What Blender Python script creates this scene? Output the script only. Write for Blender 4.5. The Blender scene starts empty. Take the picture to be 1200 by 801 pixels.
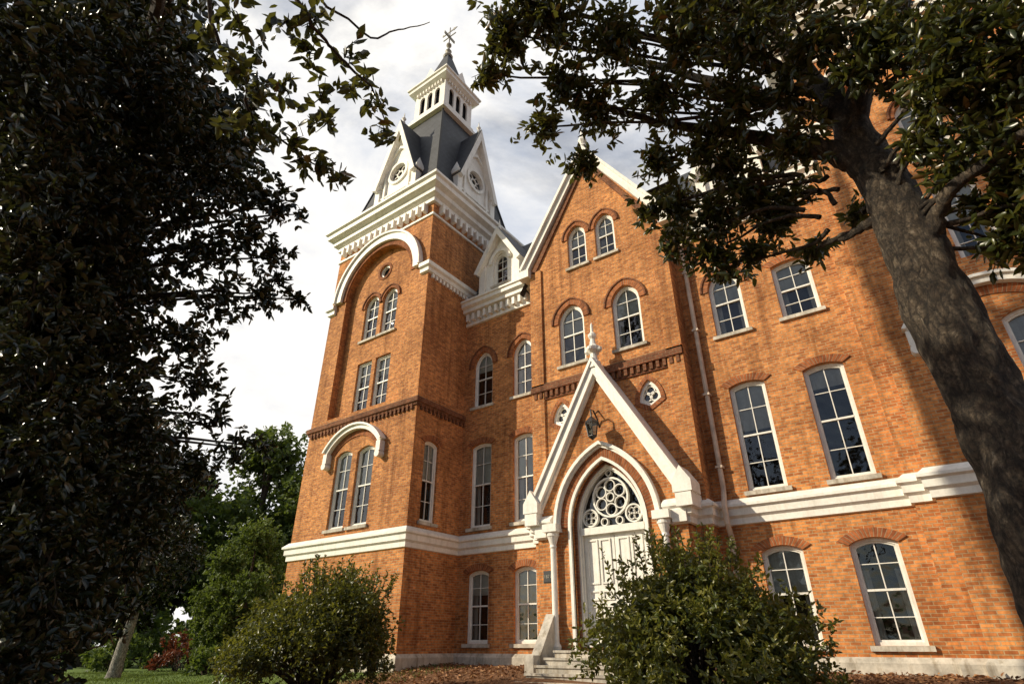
import bpy, math, random
import numpy as np
from mathutils import Vector, Matrix, noise as mnoise
from mathutils.geometry import tessellate_polygon
random.seed(7); rng=np.random.default_rng(7)
sc=bpy.context.scene
COL=sc.collection
# ------------------------------------------------------------ materials
def nm(name):
    m=bpy.data.materials.new(name); m.use_nodes=True
    nt=m.node_tree; nt.nodes.clear()
    o=nt.nodes.new('ShaderNodeOutputMaterial'); b=nt.nodes.new('ShaderNodeBsdfPrincipled')
    nt.links.new(b.outputs[0],o.inputs[0])
    return m,nt,b,o
def ramp(nt,fac,stops):
    r=nt.nodes.new('ShaderNodeValToRGB'); e=r.color_ramp.elements
    while len(e)<len(stops): e.new(.5)
    for i,(p,c) in enumerate(stops):
        e[i].position=p; e[i].color=(c[0],c[1],c[2],1)
    nt.links.new(fac,r.inputs[0]); return r
def mixc(nt,fac,a,b,mode='MIX'):
    m=nt.nodes.new('ShaderNodeMix'); m.data_type='RGBA'; m.blend_type=mode
    for s,v in ((m.inputs[0],fac),(m.inputs[6],a),(m.inputs[7],b)):
        if hasattr(v,'is_linked'): nt.links.new(v,s)
        elif isinstance(v,(int,float)): s.default_value=v
        else: s.default_value=(v[0],v[1],v[2],1)
    return m.outputs[2]
def noise(nt,scale,detail=5,rough=.6,coord='Object',vec=None):
    n=nt.nodes.new('ShaderNodeTexNoise'); n.inputs['Scale'].default_value=scale
    n.inputs['Detail'].default_value=detail; n.inputs['Roughness'].default_value=rough
    if vec is None:
        t=nt.nodes.new('ShaderNodeTexCoord'); vec=t.outputs[coord]
    nt.links.new(vec,n.inputs['Vector']); return n
def bump(nt,b,h,strength,dist):
    n=nt.nodes.new('ShaderNodeBump'); n.inputs['Strength'].default_value=strength; n.inputs['Distance'].default_value=dist
    nt.links.new(h,n.inputs['Height']); nt.links.new(n.outputs[0],b.inputs['Normal'])
def brick_mat(name,c1,c2,mortar,bw=.205,rh=.07,ms=.0095):
    m,nt,b,o=nm(name)
    uv=nt.nodes.new('ShaderNodeTexCoord').outputs['UV']
    br=nt.nodes.new('ShaderNodeTexBrick'); nt.links.new(uv,br.inputs['Vector'])
    br.inputs['Scale'].default_value=1; br.inputs['Brick Width'].default_value=bw
    br.inputs['Row Height'].default_value=rh; br.inputs['Mortar Size'].default_value=ms
    br.inputs['Mortar Smooth'].default_value=.2; br.inputs['Bias'].default_value=-.1
    br.inputs['Color1'].default_value=(*c1,1); br.inputs['Color2'].default_value=(*c2,1); br.inputs['Mortar'].default_value=(*mortar,1)
    n1=noise(nt,.55,6); n2=noise(nt,9,4)
    r1=ramp(nt,n1.outputs[0],[(.3,(.68,.64,.60)),(.55,(1.0,1.0,1.0)),(.75,(1.2,1.16,1.05))])
    c=mixc(nt,1.0,br.outputs['Color'],r1.outputs[0],'MULTIPLY')
    r2=ramp(nt,n2.outputs[0],[(.3,(.65,.62,.6)),(.7,(1.3,1.26,1.22))])
    c=mixc(nt,.9,c,r2.outputs[0],'MULTIPLY')
    tc=nt.nodes.new('ShaderNodeTexCoord'); mp=nt.nodes.new('ShaderNodeMapping'); mp.inputs['Scale'].default_value=(2.2,2.2,.16)
    nt.links.new(tc.outputs['Object'],mp.inputs[0])
    n3=noise(nt,1.3,5,.65,vec=mp.outputs[0])
    r3=ramp(nt,n3.outputs[0],[(.33,(.5,.45,.43)),(.5,(1,1,1))])
    c=mixc(nt,.75,c,r3.outputs[0],'MULTIPLY')
    nt.links.new(c,b.inputs['Base Color']); b.inputs['Roughness'].default_value=.9; b.inputs['Specular IOR Level'].default_value=.25
    inv=nt.nodes.new('ShaderNodeMath'); inv.operation='SUBTRACT'; inv.inputs[0].default_value=1; nt.links.new(br.outputs['Fac'],inv.inputs[1])
    ad=nt.nodes.new('ShaderNodeMath'); ad.operation='MULTIPLY_ADD'; nt.links.new(n2.outputs[0],ad.inputs[0]); ad.inputs[1].default_value=.35; nt.links.new(inv.outputs[0],ad.inputs[2])
    bump(nt,b,ad.outputs[0],1,.018)
    return m
BRICK=brick_mat('brick',(.70,.285,.088),(.36,.112,.036),(.50,.34,.19))
BRICKD=brick_mat('brick_voussoir',(.40,.135,.05),(.22,.07,.03),(.34,.22,.13),bw=.5,rh=.075)
BRICKB=brick_mat('brick_band',(.25,.09,.042),(.15,.056,.03),(.24,.16,.10))
def simple(name,c,rough=.6,var=.25,scale=4,bs=.2,bd=.01,spec=.5):
    m,nt,b,o=nm(name)
    n=noise(nt,scale,6); n2=noise(nt,scale*6,4)
    lo=tuple(x*(1-var) for x in c); hi=tuple(min(1,x*(1+var*.5)) for x in c)
    r=ramp(nt,n.outputs[0],[(.32,lo),(.62,hi)])
    r2=ramp(nt,n2.outputs[0],[(.25,(.84,.83,.81)),(.6,(1,1,1))])
    c2=mixc(nt,.7,r.outputs[0],r2.outputs[0],'MULTIPLY')
    tc=nt.nodes.new('ShaderNodeTexCoord'); mp=nt.nodes.new('ShaderNodeMapping'); mp.inputs['Scale'].default_value=(5,5,.5); nt.links.new(tc.outputs['Object'],mp.inputs[0])
    n3=noise(nt,1.4,6,.7,vec=mp.outputs[0]); r3=ramp(nt,n3.outputs[0],[(.36,(.62,.57,.5)),(.5,(1,1,1))])
    c2=mixc(nt,min(1,var*2.4),c2,r3.outputs[0],'MULTIPLY')
    nt.links.new(c2,b.inputs['Base Color']); b.inputs['Roughness'].default_value=rough
    b.inputs['Specular IOR Level'].default_value=spec
    bump(nt,b,n2.outputs[0],bs,bd)
    return m
WHITE=simple('painted_trim',(.84,.81,.75),.55,.11,2.5)
STONE=simple('limestone',(.56,.51,.43),.85,.35,3,.5,.015)
FRAME=simple('window_paint',(.82,.80,.74),.45,.1,5)
IRON=simple('black_iron',(.02,.02,.022),.4,.3,8)
COPPER=simple('weathered_finial',(.35,.33,.28),.5,.3,8)
PIPE=simple('downspout_paint',(.60,.48,.38),.5,.3,3)
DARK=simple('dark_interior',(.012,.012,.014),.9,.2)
BLIND=simple('window_blind',(.66,.65,.60),.8,.15,3)
CONC=simple('step_stone',(.50,.46,.40),.85,.4,2.5,.6,.02)
def slate():
    m,nt,b,o=nm('slate_roof')
    uv=nt.nodes.new('ShaderNodeTexCoord').outputs['UV']
    br=nt.nodes.new('ShaderNodeTexBrick'); nt.links.new(uv,br.inputs['Vector'])
    for k,v in (('Scale',1),('Brick Width',.25),('Row Height',.17),('Mortar Size',.012)): br.inputs[k].default_value=v
    br.inputs['Color1'].default_value=(.030,.034,.044,1); br.inputs['Color2'].default_value=(.016,.019,.026,1); br.inputs['Mortar'].default_value=(.007,.007,.009,1)
    n=noise(nt,2,5); r=ramp(nt,n.outputs[0],[(.3,(.7,.7,.7)),(.7,(1.4,1.35,1.3))])
    nt.links.new(mixc(nt,1,br.outputs[0],r.outputs[0],'MULTIPLY'),b.inputs['Base Color'])
    b.inputs['Roughness'].default_value=.65
    bump(nt,b,br.outputs['Color'],.6,.02)
    return m
SLATE=slate()
def glass():
    m=bpy.data.materials.new('window_glass'); m.use_nodes=True; nt=m.node_tree; nt.nodes.clear()
    o=nt.nodes.new('ShaderNodeOutputMaterial'); mx=nt.nodes.new('ShaderNodeMixShader')
    tr=nt.nodes.new('ShaderNodeBsdfTransparent'); tr.inputs[0].default_value=(.68,.70,.70,1)
    gl=nt.nodes.new('ShaderNodeBsdfGlossy'); gl.inputs['Roughness'].default_value=.02; gl.inputs[0].default_value=(.9,.93,.97,1)
    fr=nt.nodes.new('ShaderNodeFresnel'); fr.inputs[0].default_value=1.5
    ad=nt.nodes.new('ShaderNodeMath'); ad.operation='MULTIPLY_ADD'; nt.links.new(fr.outputs[0],ad.inputs[0]); ad.inputs[1].default_value=1.3; ad.inputs[2].default_value=.01
    n=noise(nt,2.2,2,.5); bp=nt.nodes.new('ShaderNodeBump'); bp.inputs['Strength'].default_value=.4; bp.inputs['Distance'].default_value=.06
    nt.links.new(n.outputs[0],bp.inputs['Height']); nt.links.new(bp.outputs[0],gl.inputs['Normal'])
    nt.links.new(ad.outputs[0],mx.inputs[0]); nt.links.new(tr.outputs[0],mx.inputs[1]); nt.links.new(gl.outputs[0],mx.inputs[2]); nt.links.new(mx.outputs[0],o.inputs[0])
    return m
GLASS=glass()
def bark(name,stops):
    m,nt,b,o=nm(name)
    tc=nt.nodes.new('ShaderNodeTexCoord'); mp=nt.nodes.new('ShaderNodeMapping'); mp.inputs['Scale'].default_value=(2.2,2.2,1.0); nt.links.new(tc.outputs['Object'],mp.inputs[0])
    n=noise(nt,4.5,9,.75,vec=mp.outputs[0]); n.inputs['Distortion'].default_value=.8; n2=noise(nt,24,6,.75)
    vo=nt.nodes.new('ShaderNodeTexVoronoi'); vo.feature='DISTANCE_TO_EDGE'; vo.inputs['Scale'].default_value=9
    mx=nt.nodes.new('ShaderNodeMix'); mx.data_type='RGBA'; mx.inputs[0].default_value=.25; nt.links.new(mp.outputs[0],mx.inputs[6]); nt.links.new(n.outputs['Color'],mx.inputs[7]); nt.links.new(mx.outputs[2],vo.inputs['Vector'])
    rv=ramp(nt,vo.outputs['Distance'],[(0,(.35,.35,.35)),(.12,(1,1,1))])
    r=ramp(nt,n.outputs[0],stops)
    c=mixc(nt,.85,r.outputs[0],ramp(nt,n2.outputs[0],[(.38,(.4,.4,.4)),(.6,(1.3,1.3,1.3))]).outputs[0],'MULTIPLY')
    nt.links.new(mixc(nt,.8,c,rv.outputs[0],'MULTIPLY'),b.inputs['Base Color'])
    b.inputs['Roughness'].default_value=.9
    ad=nt.nodes.new('ShaderNodeMath'); ad.operation='MULTIPLY_ADD'; nt.links.new(n2.outputs[0],ad.inputs[0]); ad.inputs[1].default_value=.5; nt.links.new(n.outputs[0],ad.inputs[2])
    a2=nt.nodes.new('ShaderNodeMath'); a2.operation='MULTIPLY_ADD'; nt.links.new(rv.outputs[0],a2.inputs[0]); a2.inputs[1].default_value=.3; nt.links.new(ad.outputs[0],a2.inputs[2])
    bump(nt,b,a2.outputs[0],1,.08)
    return m
BARK=bark('tree_bark',[(.32,(.02,.014,.010)),(.48,(.07,.05,.033)),(.58,(.14,.105,.07)),(.68,(.30,.25,.19))])
PALEBARK=bark('pale_bark',[(.3,(.25,.22,.18)),(.6,(.5,.46,.4))])
def leafmat(name,stops,rough=.38,trans=.25,tcol=(.10,.14,.02)):
    m,nt,b,o=nm(name)
    a=nt.nodes.new('ShaderNodeAttribute'); a.attribute_name='tint'
    r=ramp(nt,a.outputs['Fac'],stops)
    nt.links.new(r.outputs[0],b.inputs['Base Color']); b.inputs['Roughness'].default_value=rough
    t=nt.nodes.new('ShaderNodeBsdfTranslucent'); t.inputs[0].default_value=(*tcol,1)
    mx=nt.nodes.new('ShaderNodeMixShader'); mx.inputs[0].default_value=trans
    nt.links.new(b.outputs[0],mx.inputs[1]); nt.links.new(t.outputs[0],mx.inputs[2]); nt.links.new(mx.outputs[0],o.inputs[0])
    return m
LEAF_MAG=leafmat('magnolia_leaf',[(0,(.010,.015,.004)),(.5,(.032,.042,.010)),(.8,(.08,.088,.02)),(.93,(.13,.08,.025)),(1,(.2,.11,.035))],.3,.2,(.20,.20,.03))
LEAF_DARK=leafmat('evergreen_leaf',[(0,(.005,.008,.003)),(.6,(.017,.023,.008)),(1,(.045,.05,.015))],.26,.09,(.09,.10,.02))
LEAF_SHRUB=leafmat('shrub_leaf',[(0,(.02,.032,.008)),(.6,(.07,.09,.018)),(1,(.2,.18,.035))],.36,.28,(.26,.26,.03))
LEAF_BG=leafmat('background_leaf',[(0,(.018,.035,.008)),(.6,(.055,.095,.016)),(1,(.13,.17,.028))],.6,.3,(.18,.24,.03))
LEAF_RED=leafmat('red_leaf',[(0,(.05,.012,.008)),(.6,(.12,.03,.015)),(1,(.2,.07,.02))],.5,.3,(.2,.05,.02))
PETAL=leafmat('azalea_petal',[(0,(.35,.03,.09)),(1,(.6,.08,.2))],.5,.3,(.5,.05,.15))
STRAW=leafmat('fallen_leaf',[(0,(.10,.045,.02)),(.6,(.28,.12,.045)),(1,(.42,.23,.10))],.7,.1,(.2,.1,.03))
# ------------------------------------------------------------ mesh helpers
def empty(name,loc=(0,0,0)):
    e=bpy.data.objects.new(name,None); COL.objects.link(e); e.location=loc; return e
class M:
    def __init__(s,name,mat,parent=None): s.name=name;s.mat=mat;s.parent=parent;s.v=[];s.f=[];s.uv=[]
    def face(s,pts,uv=None):
        i=len(s.v); s.v+= [tuple(p) for p in pts]; s.f.append(tuple(range(i,i+len(pts))))
        if uv is None:
            n=Vector((0,0,0)); a=Vector(pts[0])
            for k in range(1,len(pts)-1): n+=(Vector(pts[k])-a).cross(Vector(pts[k+1])-a)
            ax,ay,az=abs(n.x),abs(n.y),abs(n.z)
            if az>ax and az>ay*1.01 and az>.9*n.length: uv=[(p[0],p[1]) for p in pts]
            elif ay>=ax: uv=[(p[0],p[2]) for p in pts]
            else: uv=[(p[1],p[2]) for p in pts]
        s.uv+=uv
    def build(s,smooth=False):
        if not s.f: return None
        me=bpy.data.meshes.new(s.name); me.from_pydata(s.v,[],s.f)
        l=me.uv_layers.new(name='UVMap'); l.data.foreach_set('uv',[c for u in s.uv for c in u])
        me.materials.append(s.mat)
        if smooth: me.polygons.foreach_set('use_smooth',[True]*len(me.polygons))
        o=bpy.data.objects.new(s.name,me); COL.objects.link(o)
        if s.parent: o.parent=s.parent
        return o
class Fr:
    def __init__(s,O,U,Nn): s.O=Vector(O);s.U=Vector(U);s.N=Vector(Nn)
    def __call__(s,a,b,d=0): return s.O+s.U*a+Vector((0,0,b))+s.N*d
def box(m,fr,a0,a1,b0,b1,d0,d1):
    P=[fr(a,b,d) for d in (d0,d1) for b in (b0,b1) for a in (a0,a1)]
    for q in ((0,1,3,2),(5,4,6,7),(4,0,2,6),(1,5,7,3),(2,3,7,6),(4,5,1,0)): m.face([P[i] for i in q])
def prism(m,fr,out,d0,d1,back=True):
    vs=[Vector((a,b,0)) for a,b in out]
    for t in tessellate_polygon([vs]):
        m.face([fr(out[i][0],out[i][1],d0) for i in t])
        if back: m.face([fr(out[i][0],out[i][1],d1) for i in t])
    n=len(out)
    for i in range(n):
        a,b=out[i],out[(i+1)%n]
        m.face([fr(*a,d0),fr(*b,d0),fr(*b,d1),fr(*a,d1)])
def ring(m,fr,o,i,d0,d1,closed=True,radial=False):
    n=len(o); L=0
    for k in range(n if closed else n-1):
        j=(k+1)%n
        w=math.dist(o[k],i[k]); seg=(math.dist(o[k],o[j])+math.dist(i[k],i[j]))/2
        uv=[(0.02,L),(0.02,L+seg),(w,L+seg),(w,L)] if radial else None
        m.face([fr(*o[k],d0),fr(*o[j],d0),fr(*i[j],d0),fr(*i[k],d0)],uv)
        m.face([fr(*o[k],d0),fr(*o[j],d0),fr(*o[j],d1),fr(*o[k],d1)])
        m.face([fr(*i[k],d0),fr(*i[j],d0),fr(*i[j],d1),fr(*i[k],d1)])
        L+=seg
    if not closed:
        for k in (0,n-1): m.face([fr(*o[k],d0),fr(*i[k],d0),fr(*i[k],d1),fr(*o[k],d1)])
def archtop(kind,cx,zt,w,rise,i=0,n=12):
    hw=w/2
    if kind=='rect': return [(cx+hw-i,zt-i),(cx-hw+i,zt-i)]
    if kind=='seg':
        R=(hw*hw+rise*rise)/(2*rise); cz=zt-R; r=R-i
        a0=math.acos(max(-1,min(1,(hw-i)/r)))
        return [(cx+r*math.cos(a0+(math.pi-2*a0)*k/n),cz+r*math.sin(a0+(math.pi-2*a0)*k/n)) for k in range(n+1)]
    if kind=='goth':
        R=(hw*hw+rise*rise)/(2*hw); zs=zt-rise; r=R-i; c=hw-R
        at=math.acos(max(-1,min(1,-c/r)))
        pr=[(cx+c+r*math.cos(at*k/(n//2)),zs+r*math.sin(at*k/(n//2))) for k in range(n//2+1)]
        return pr+[(2*cx-x,z) for x,z in reversed(pr[:-1])]
def outline(kind,cx,z0,w,h,rise,i=0,n=12):
    return [(cx-w/2+i,z0+i),(cx+w/2-i,z0+i)]+archtop(kind,cx,z0+h,w,rise,i,n)
def circ(cx,cz,r,n=20): return [(cx+r*math.cos(2*math.pi*k/n),cz+r*math.sin(2*math.pi*k/n)) for k in range(n)]
def wall(m,fr,out,holes=(),reveal=.2,d=0):
    loops=[out]+list(holes); flat=[p for l in loops for p in l]
    for t in tessellate_polygon([[Vector((a,b,0)) for a,b in l] for l in loops]):
        m.face([fr(flat[i][0],flat[i][1],d) for i in t])
    for h in holes:
        n=len(h)
        for k in range(n):
            a,b=h[k],h[(k+1)%n]; m.face([fr(*a,d),fr(*b,d),fr(*b,d+reveal),fr(*a,d+reveal)])
def sweep(m,path,prof,closed=False):
    n=len(path); outs=[]
    for k in range(n):
        p=Vector(path[k]); dirs=[]
        if closed or k>0: dirs.append((p-Vector(path[k-1])).normalized())
        if closed or k<n-1: dirs.append((Vector(path[(k+1)%n])-p).normalized())
        ns=[Vector((t.y,-t.x)) for t in dirs]
        mm=sum(ns,Vector((0,0)));
        if mm.length<1e-6: mm=ns[0]
        mm.normalize(); sc_=1/max(.2,mm.dot(ns[0])); outs.append((p,mm*sc_))
    def pt(k,j): p,o=outs[k%n]; q=p+o*prof[j][0]; return (q.x,q.y,prof[j][1])
    for k in range(n if closed else n-1):
        for j in range(len(prof)-1):
            m.face([pt(k,j),pt(k+1,j),pt(k+1,j+1),pt(k,j+1)])
    if not closed:
        m.face([pt(0,j) for j in range(len(prof))]); m.face([pt(n-1,j) for j in range(len(prof))])
def lathe(m,c,prof,n=16):
    for j in range(len(prof)-1):
        for k in range(n):
            a,b=2*math.pi*k/n,2*math.pi*(k+1)/n
            (r0,z0),(r1,z1)=prof[j],prof[j+1]
            m.face([(c[0]+r0*math.cos(a),c[1]+r0*math.sin(a),c[2]+z0),(c[0]+r0*math.cos(b),c[1]+r0*math.sin(b),c[2]+z0),
                    (c[0]+r1*math.cos(b),c[1]+r1*math.sin(b),c[2]+z1),(c[0]+r1*math.cos(a),c[1]+r1*math.sin(a),c[2]+z1)])
def tube(m,pts,rad,n=8,wob=0,nz=0):
    pts=[Vector(p) for p in pts]; rings=[]
    for k,p in enumerate(pts):
        t=(pts[min(k+1,len(pts)-1)]-pts[max(k-1,0)]).normalized()
        u=t.cross(Vector((.3,.9,.2))).normalized(); v=t.cross(u); rg_=[]
        for q in range(n):
            dd=(u*math.cos(2*math.pi*q/n)+v*math.sin(2*math.pi*q/n)); f=1+wob*random.uniform(-1,1)
            if nz:
                s=p+dd*rad[k]; f+=nz*(mnoise.noise(Vector((s.x*5,s.y*5,s.z*2.2)))*1.1+mnoise.noise(Vector((s.x*14,s.y*14,s.z*7)))*.5+.8*mnoise.noise(Vector((s.x*1.8,s.y*1.8,s.z*1.4))))
            rg_.append(p+dd*rad[k]*f)
        rings.append(rg_)
    i0=len(m.v)
    for r in rings: m.v+=[tuple(x) for x in r]
    for k in range(len(pts)-1):
        for q in range(n):
            m.f.append((i0+k*n+q,i0+k*n+(q+1)%n,i0+(k+1)*n+(q+1)%n,i0+(k+1)*n+q)); m.uv+=[(0,0)]*4
def smoothpts(pts,rad,sub=5,wig=.0):
    P=[Vector(p) for p in pts]; o=[];r=[]
    for k in range(len(P)-1):
        p0=P[max(k-1,0)];p1=P[k];p2=P[k+1];p3=P[min(k+2,len(P)-1)]
        for s in range(sub):
            t=s/sub
            q=.5*((2*p1)+(p2-p0)*t+(2*p0-5*p1+4*p2-p3)*t*t+(3*p1-p0-3*p2+p3)*t**3)
            if wig: q+=Vector([random.uniform(-wig,wig) for _ in range(3)])
            o.append(q); r.append(rad[k]*(1-t)+rad[k+1]*t)
    o.append(P[-1]); r.append(rad[-1]); return o,r
# ------------------------------------------------------------ building
B=empty('brick_building')
W=M('walls',BRICK,B); V=M('brick_arches',BRICKD,B); BB=M('brick_string_courses',BRICKB,B)
T=M('white_trim',WHITE,B); ST=M('stone_trim',STONE,B); FRM=M('window_frames',FRAME,B)
G=M('window_glass',GLASS,B); DK=M('dark_interior',DARK,B); BL=M('window_blinds',BLIND,B); R=M('slate_roof',SLATE,B)
def hwid(kind,w,h,rise,z):
    hw=w/2
    if kind=='rect': return hw if z<=h else 0
    if kind=='seg':
        if z<=h-rise: return hw
        Rr=(hw*hw+rise*rise)/(2*rise); dz=z-(h-Rr); return math.sqrt(max(0,Rr*Rr-dz*dz))
    if z<=h-rise: return hw
    Rr=(hw*hw+rise*rise)/(2*hw); dz=z-(h-rise); return max(0,math.sqrt(max(0,Rr*Rr-dz*dz))-(Rr-hw))
def window(fr,cx,z0,w,h,kind='seg',rise=.12,d=0,rows=4,cols=2,hood=True,sill=True,blind=None,holes=None,hoodw=.2):
    hole=outline(kind,cx,z0,w,h,rise)
    if holes is not None: holes.append(hole)
    o2=outline(kind,cx,z0,w,h,rise,.065); o3=outline(kind,cx,z0,w,h,rise,.105)
    ring(FRM,fr,hole,o2,d+.09,d+.2); ring(FRM,fr,o2,o3,d+.125,d+.2)
    zm=z0+h*.5
    hw=w/2-.105
    box(FRM,fr,cx-hw,cx+hw,zm-.022,zm+.022,d+.115,d+.19)
    box(FRM,fr,cx-.011,cx+.011,z0+.11,zm-.028,d+.135,d+.18)
    box(FRM,fr,cx-.011,cx+.011,zm+.028,z0+h-.1,d+.137,d+.18)
    for k in range(1,rows):
        z=h*k/rows
        if abs(z-h*.5)<.03: continue
        q=hwid(kind,w,h,rise,z+.11)-.09 if kind!='rect' else hw
        if q>.06:
            box(FRM,fr,cx-q,cx-.012,z0+z-.009,z0+z+.009,d+.14,d+.178); box(FRM,fr,cx+.012,cx+q,z0+z-.009,z0+z+.009,d+.14,d+.178)
    j=[random.uniform(-.006,.006) for _ in range(4)]
    for t in tessellate_polygon([[Vector((a,b,0)) for a,b in o3]]): G.face([fr(*o3[i],d+.165+(o3[i][0]-cx)*j[0]*2+(o3[i][1]-z0)*j[1]*.6) for i in t])
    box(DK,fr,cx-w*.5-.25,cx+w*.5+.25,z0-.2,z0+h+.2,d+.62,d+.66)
    bf=random.choice([.35,.5,.5,.45,.0,.25]) if blind is None else blind
    if bf>0:
        zb=z0+h*(1-bf); o=[(a,b) for a,b in outline(kind,cx,z0,w,h,rise,.06) ]
        o=[(a,max(b,zb)) for a,b in o]
        for t in tessellate_polygon([[Vector((a,b,0)) for a,b in o]]): BL.face([fr(*o[i],d+.205) for i in t])
    if random.random()<.6 and bf<.9:
        for s in (-1,1):
            n=5; x0=cx+s*(w/2-.06)
            for k in range(n):
                xa=x0-s*.16*k/n; xb=x0-s*.16*(k+1)/n; da=.28+.02*(k%2); db=.28+.02*((k+1)%2)
                BL.face([fr(xa,z0+.05,d+da),fr(xb,z0+.05,d+db),fr(xb,z0+h*.7,d+db),fr(xa,z0+h*.7,d+da)])
    if hood and kind!='rect':
        a=archtop(kind,cx,z0+h,w,rise,-hoodw); b=archtop(kind,cx,z0+h,w,rise,-.004)
        ring(V,fr,a,b,d-.035,d+.01,closed=False,radial=True)
        if kind=='goth': ring(BB,fr,archtop(kind,cx,z0+h,w,rise,-hoodw-.05),archtop(kind,cx,z0+h,w,rise,-hoodw+.004),d-.07,d+.01,closed=False,radial=True)
    elif hood:
        a=archtop('seg',cx,z0+h+.05,w+.02,.05,-hoodw); b=archtop('seg',cx,z0+h+.05,w+.02,.05,-.004)
        ring(V,fr,a,b,d-.03,d+.01,closed=False,radial=True)
    if sill: box(ST,fr,cx-w/2-.09,cx+w/2+.09,z0-.1,z0-.003,d-.08,d+.12)
def dentils(m,fr,a0,a1,b0,b1,dep,wd,sp,d=0):
    n=int((a1-a0)/sp); off=((a1-a0)-n*sp)/2+sp/2
    for k in range(n): c=a0+off+k*sp; box(m,fr,c-wd/2,c+wd/2,b0,b1,d-dep,d)
def frames(cx,cy,hw):
    return [Fr((cx,cy-hw,0),(1,0,0),(0,1,0)),Fr((cx+hw,cy,0),(0,1,0),(-1,0,0)),Fr((cx,cy+hw,0),(-1,0,0),(0,-1,0)),Fr((cx-hw,cy,0),(0,-1,0),(1,0,0))]
def tower(cx,cy,hw,lowoff,side_windows,spire):
    F=frames(cx,cy,hw)
    zt=16.1
    fr=F[0]; holes=[]; NR=1.95
    niche=outline('goth',0,7.62,2*NR,13.0+NR-7.62,NR,n=24)
    for s in (-1,1): window(fr,lowoff+s*.58,3.45,.88,2.7,'seg',.16,holes=holes,hood=False,rows=4,blind=.5)
    wall(W,fr,[(-hw,-1.2),(hw,-1.2),(hw,zt),(-hw,zt)],[niche]+holes,.3)
    ph=[]
    for s in (-1,1):
        window(fr,s*.52,7.68,.84,2.15,'rect',0,d=.3,holes=ph,hood=False,rows=4)
        window(fr,s*.54,10.85,.86,2.05,'goth',.5,d=.3,holes=ph,hood=True,rows=4,hoodw=.12)
    oc=circ(0,13.95,.3); ph.append(oc)
    wall(W,fr,[(-NR-.1,7.5),(NR+.1,7.5),(NR+.1,15.2),(-NR-.1,15.2)],ph,.2,d=.3)
    ring(V,fr,circ(0,13.95,.42),circ(0,13.95,.304),.27,.3); ring(FRM,fr,circ(0,13.95,.3),circ(0,13.95,.22),.36,.46); box(DK,fr,-.4,.4,13.5,14.4,.5,.53)
    a=archtop('goth',0,13.0+NR,2*NR,NR,-.55,24); b=archtop('goth',0,13.0+NR,2*NR,NR,-.22,24); c=archtop('goth',0,13.0+NR,2*NR,NR,-.006,24)
    ring(T,fr,a,b,-.16,.0,closed=False); ring(V,fr,b,c,-.04,0.0,closed=False,radial=True)
    a2=archtop('goth',0,13.0+NR,2*NR,NR,-.62,24); a1=archtop('goth',0,13.0+NR,2*NR,NR,-.53,24)
    ring(T,fr,a2,a1,-.24,0,closed=False)
    k=lowoff
    for (o,i,dd) in ((-.26,-.10,.2),(-.31,-.24,.28)):
        ring(T,fr,archtop('seg',k,6.72,2.5,.62,o,18),archtop('seg',k,6.72,2.5,.62,i,18),-dd,0,closed=False)
    ring(V,fr,archtop('seg',k,6.72,2.5,.62,-.1,18),archtop('seg',k,6.72,2.5,.62,.12,18),-.03,0,closed=False,radial=True)
    for s in (-1,1):
        box(T,fr,k+s*1.41-.1,k+s*1.41+.1,5.78,6.13,-.22,0.0)
        prism(T,fr,circ(k+s*1.41,5.68,.12,12),-.24,0)
    for q,fr in enumerate(F):
        if q==0: continue
        hs=[]
        if q==1 and side_windows: window(fr,-hw+.85,3.42,.68,2.65,'seg',.12,holes=hs,rows=4,blind=.5)
        wall(W,fr,[(-hw,-1.2),(hw,-1.2),(hw,zt),(-hw,zt)],hs,.2)
    sq=lambda h:[(cx-h,cy+h),(cx-h,cy-h),(cx+h,cy-h),(cx+h,cy+h)]
    bp=[(0,12.52),(.1,12.56),(.1,12.72),(.19,12.78),(.19,12.95),(.05,13.02),(0,13.02)]
    sweep(T,[(cx-hw,cy+hw),(cx-hw,cy-hw),(cx-NR-.6,cy-hw)],bp)
    sweep(T,[(cx+NR+.6,cy-hw),(cx+hw,cy-hw),(cx+hw,cy+hw),(cx-hw+.01,cy+hw)],bp)
    dentils(T,F[1],-hw+.05,hw,12.36,12.53,.09,.1,.2)
    if spire:
        sp=[(0,7.12),(.05,7.14),(.05,7.2),(.11,7.24),(.11,7.4),(.03,7.46),(0,7.46)]
        sweep(BB,sq(hw),sp,True)
        for fr in F[:2]: dentils(BB,fr,-hw,hw,7.0,7.2,.07,.09,.2)
    cp=[(0,15.35),(.06,15.36),(.06,15.46),(0,15.5)]; sweep(T,sq(hw),cp,True)
    for fr in F: dentils(T,fr,-hw+.05,hw-.05,15.58,16.0,.24,.13,.36)
    cp=[(0,15.98),(.12,16.0),(.12,16.2),(.3,16.3),(.3,16.5),(.52,16.62),(.52,16.84),(.62,16.9),(.62,17.02),(-.3,17.2)]
    sweep(T,sq(hw),cp,True)
    z0,z1,h0,h1=17.1,24.7,hw-.15,1.12
    for k in range(4):
        A=[(-1,-1),(1,-1),(1,1),(-1,1)][k]; C=[(-1,-1),(1,-1),(1,1),(-1,1)][(k+1)%4]
        R.face([(cx+A[0]*h0,cy+A[1]*h0,z0),(cx+C[0]*h0,cy+C[1]*h0,z0),(cx+C[0]*h1,cy+C[1]*h1,z1),(cx+A[0]*h1,cy+A[1]*h1,z1)])
    if not spire: return
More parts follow.
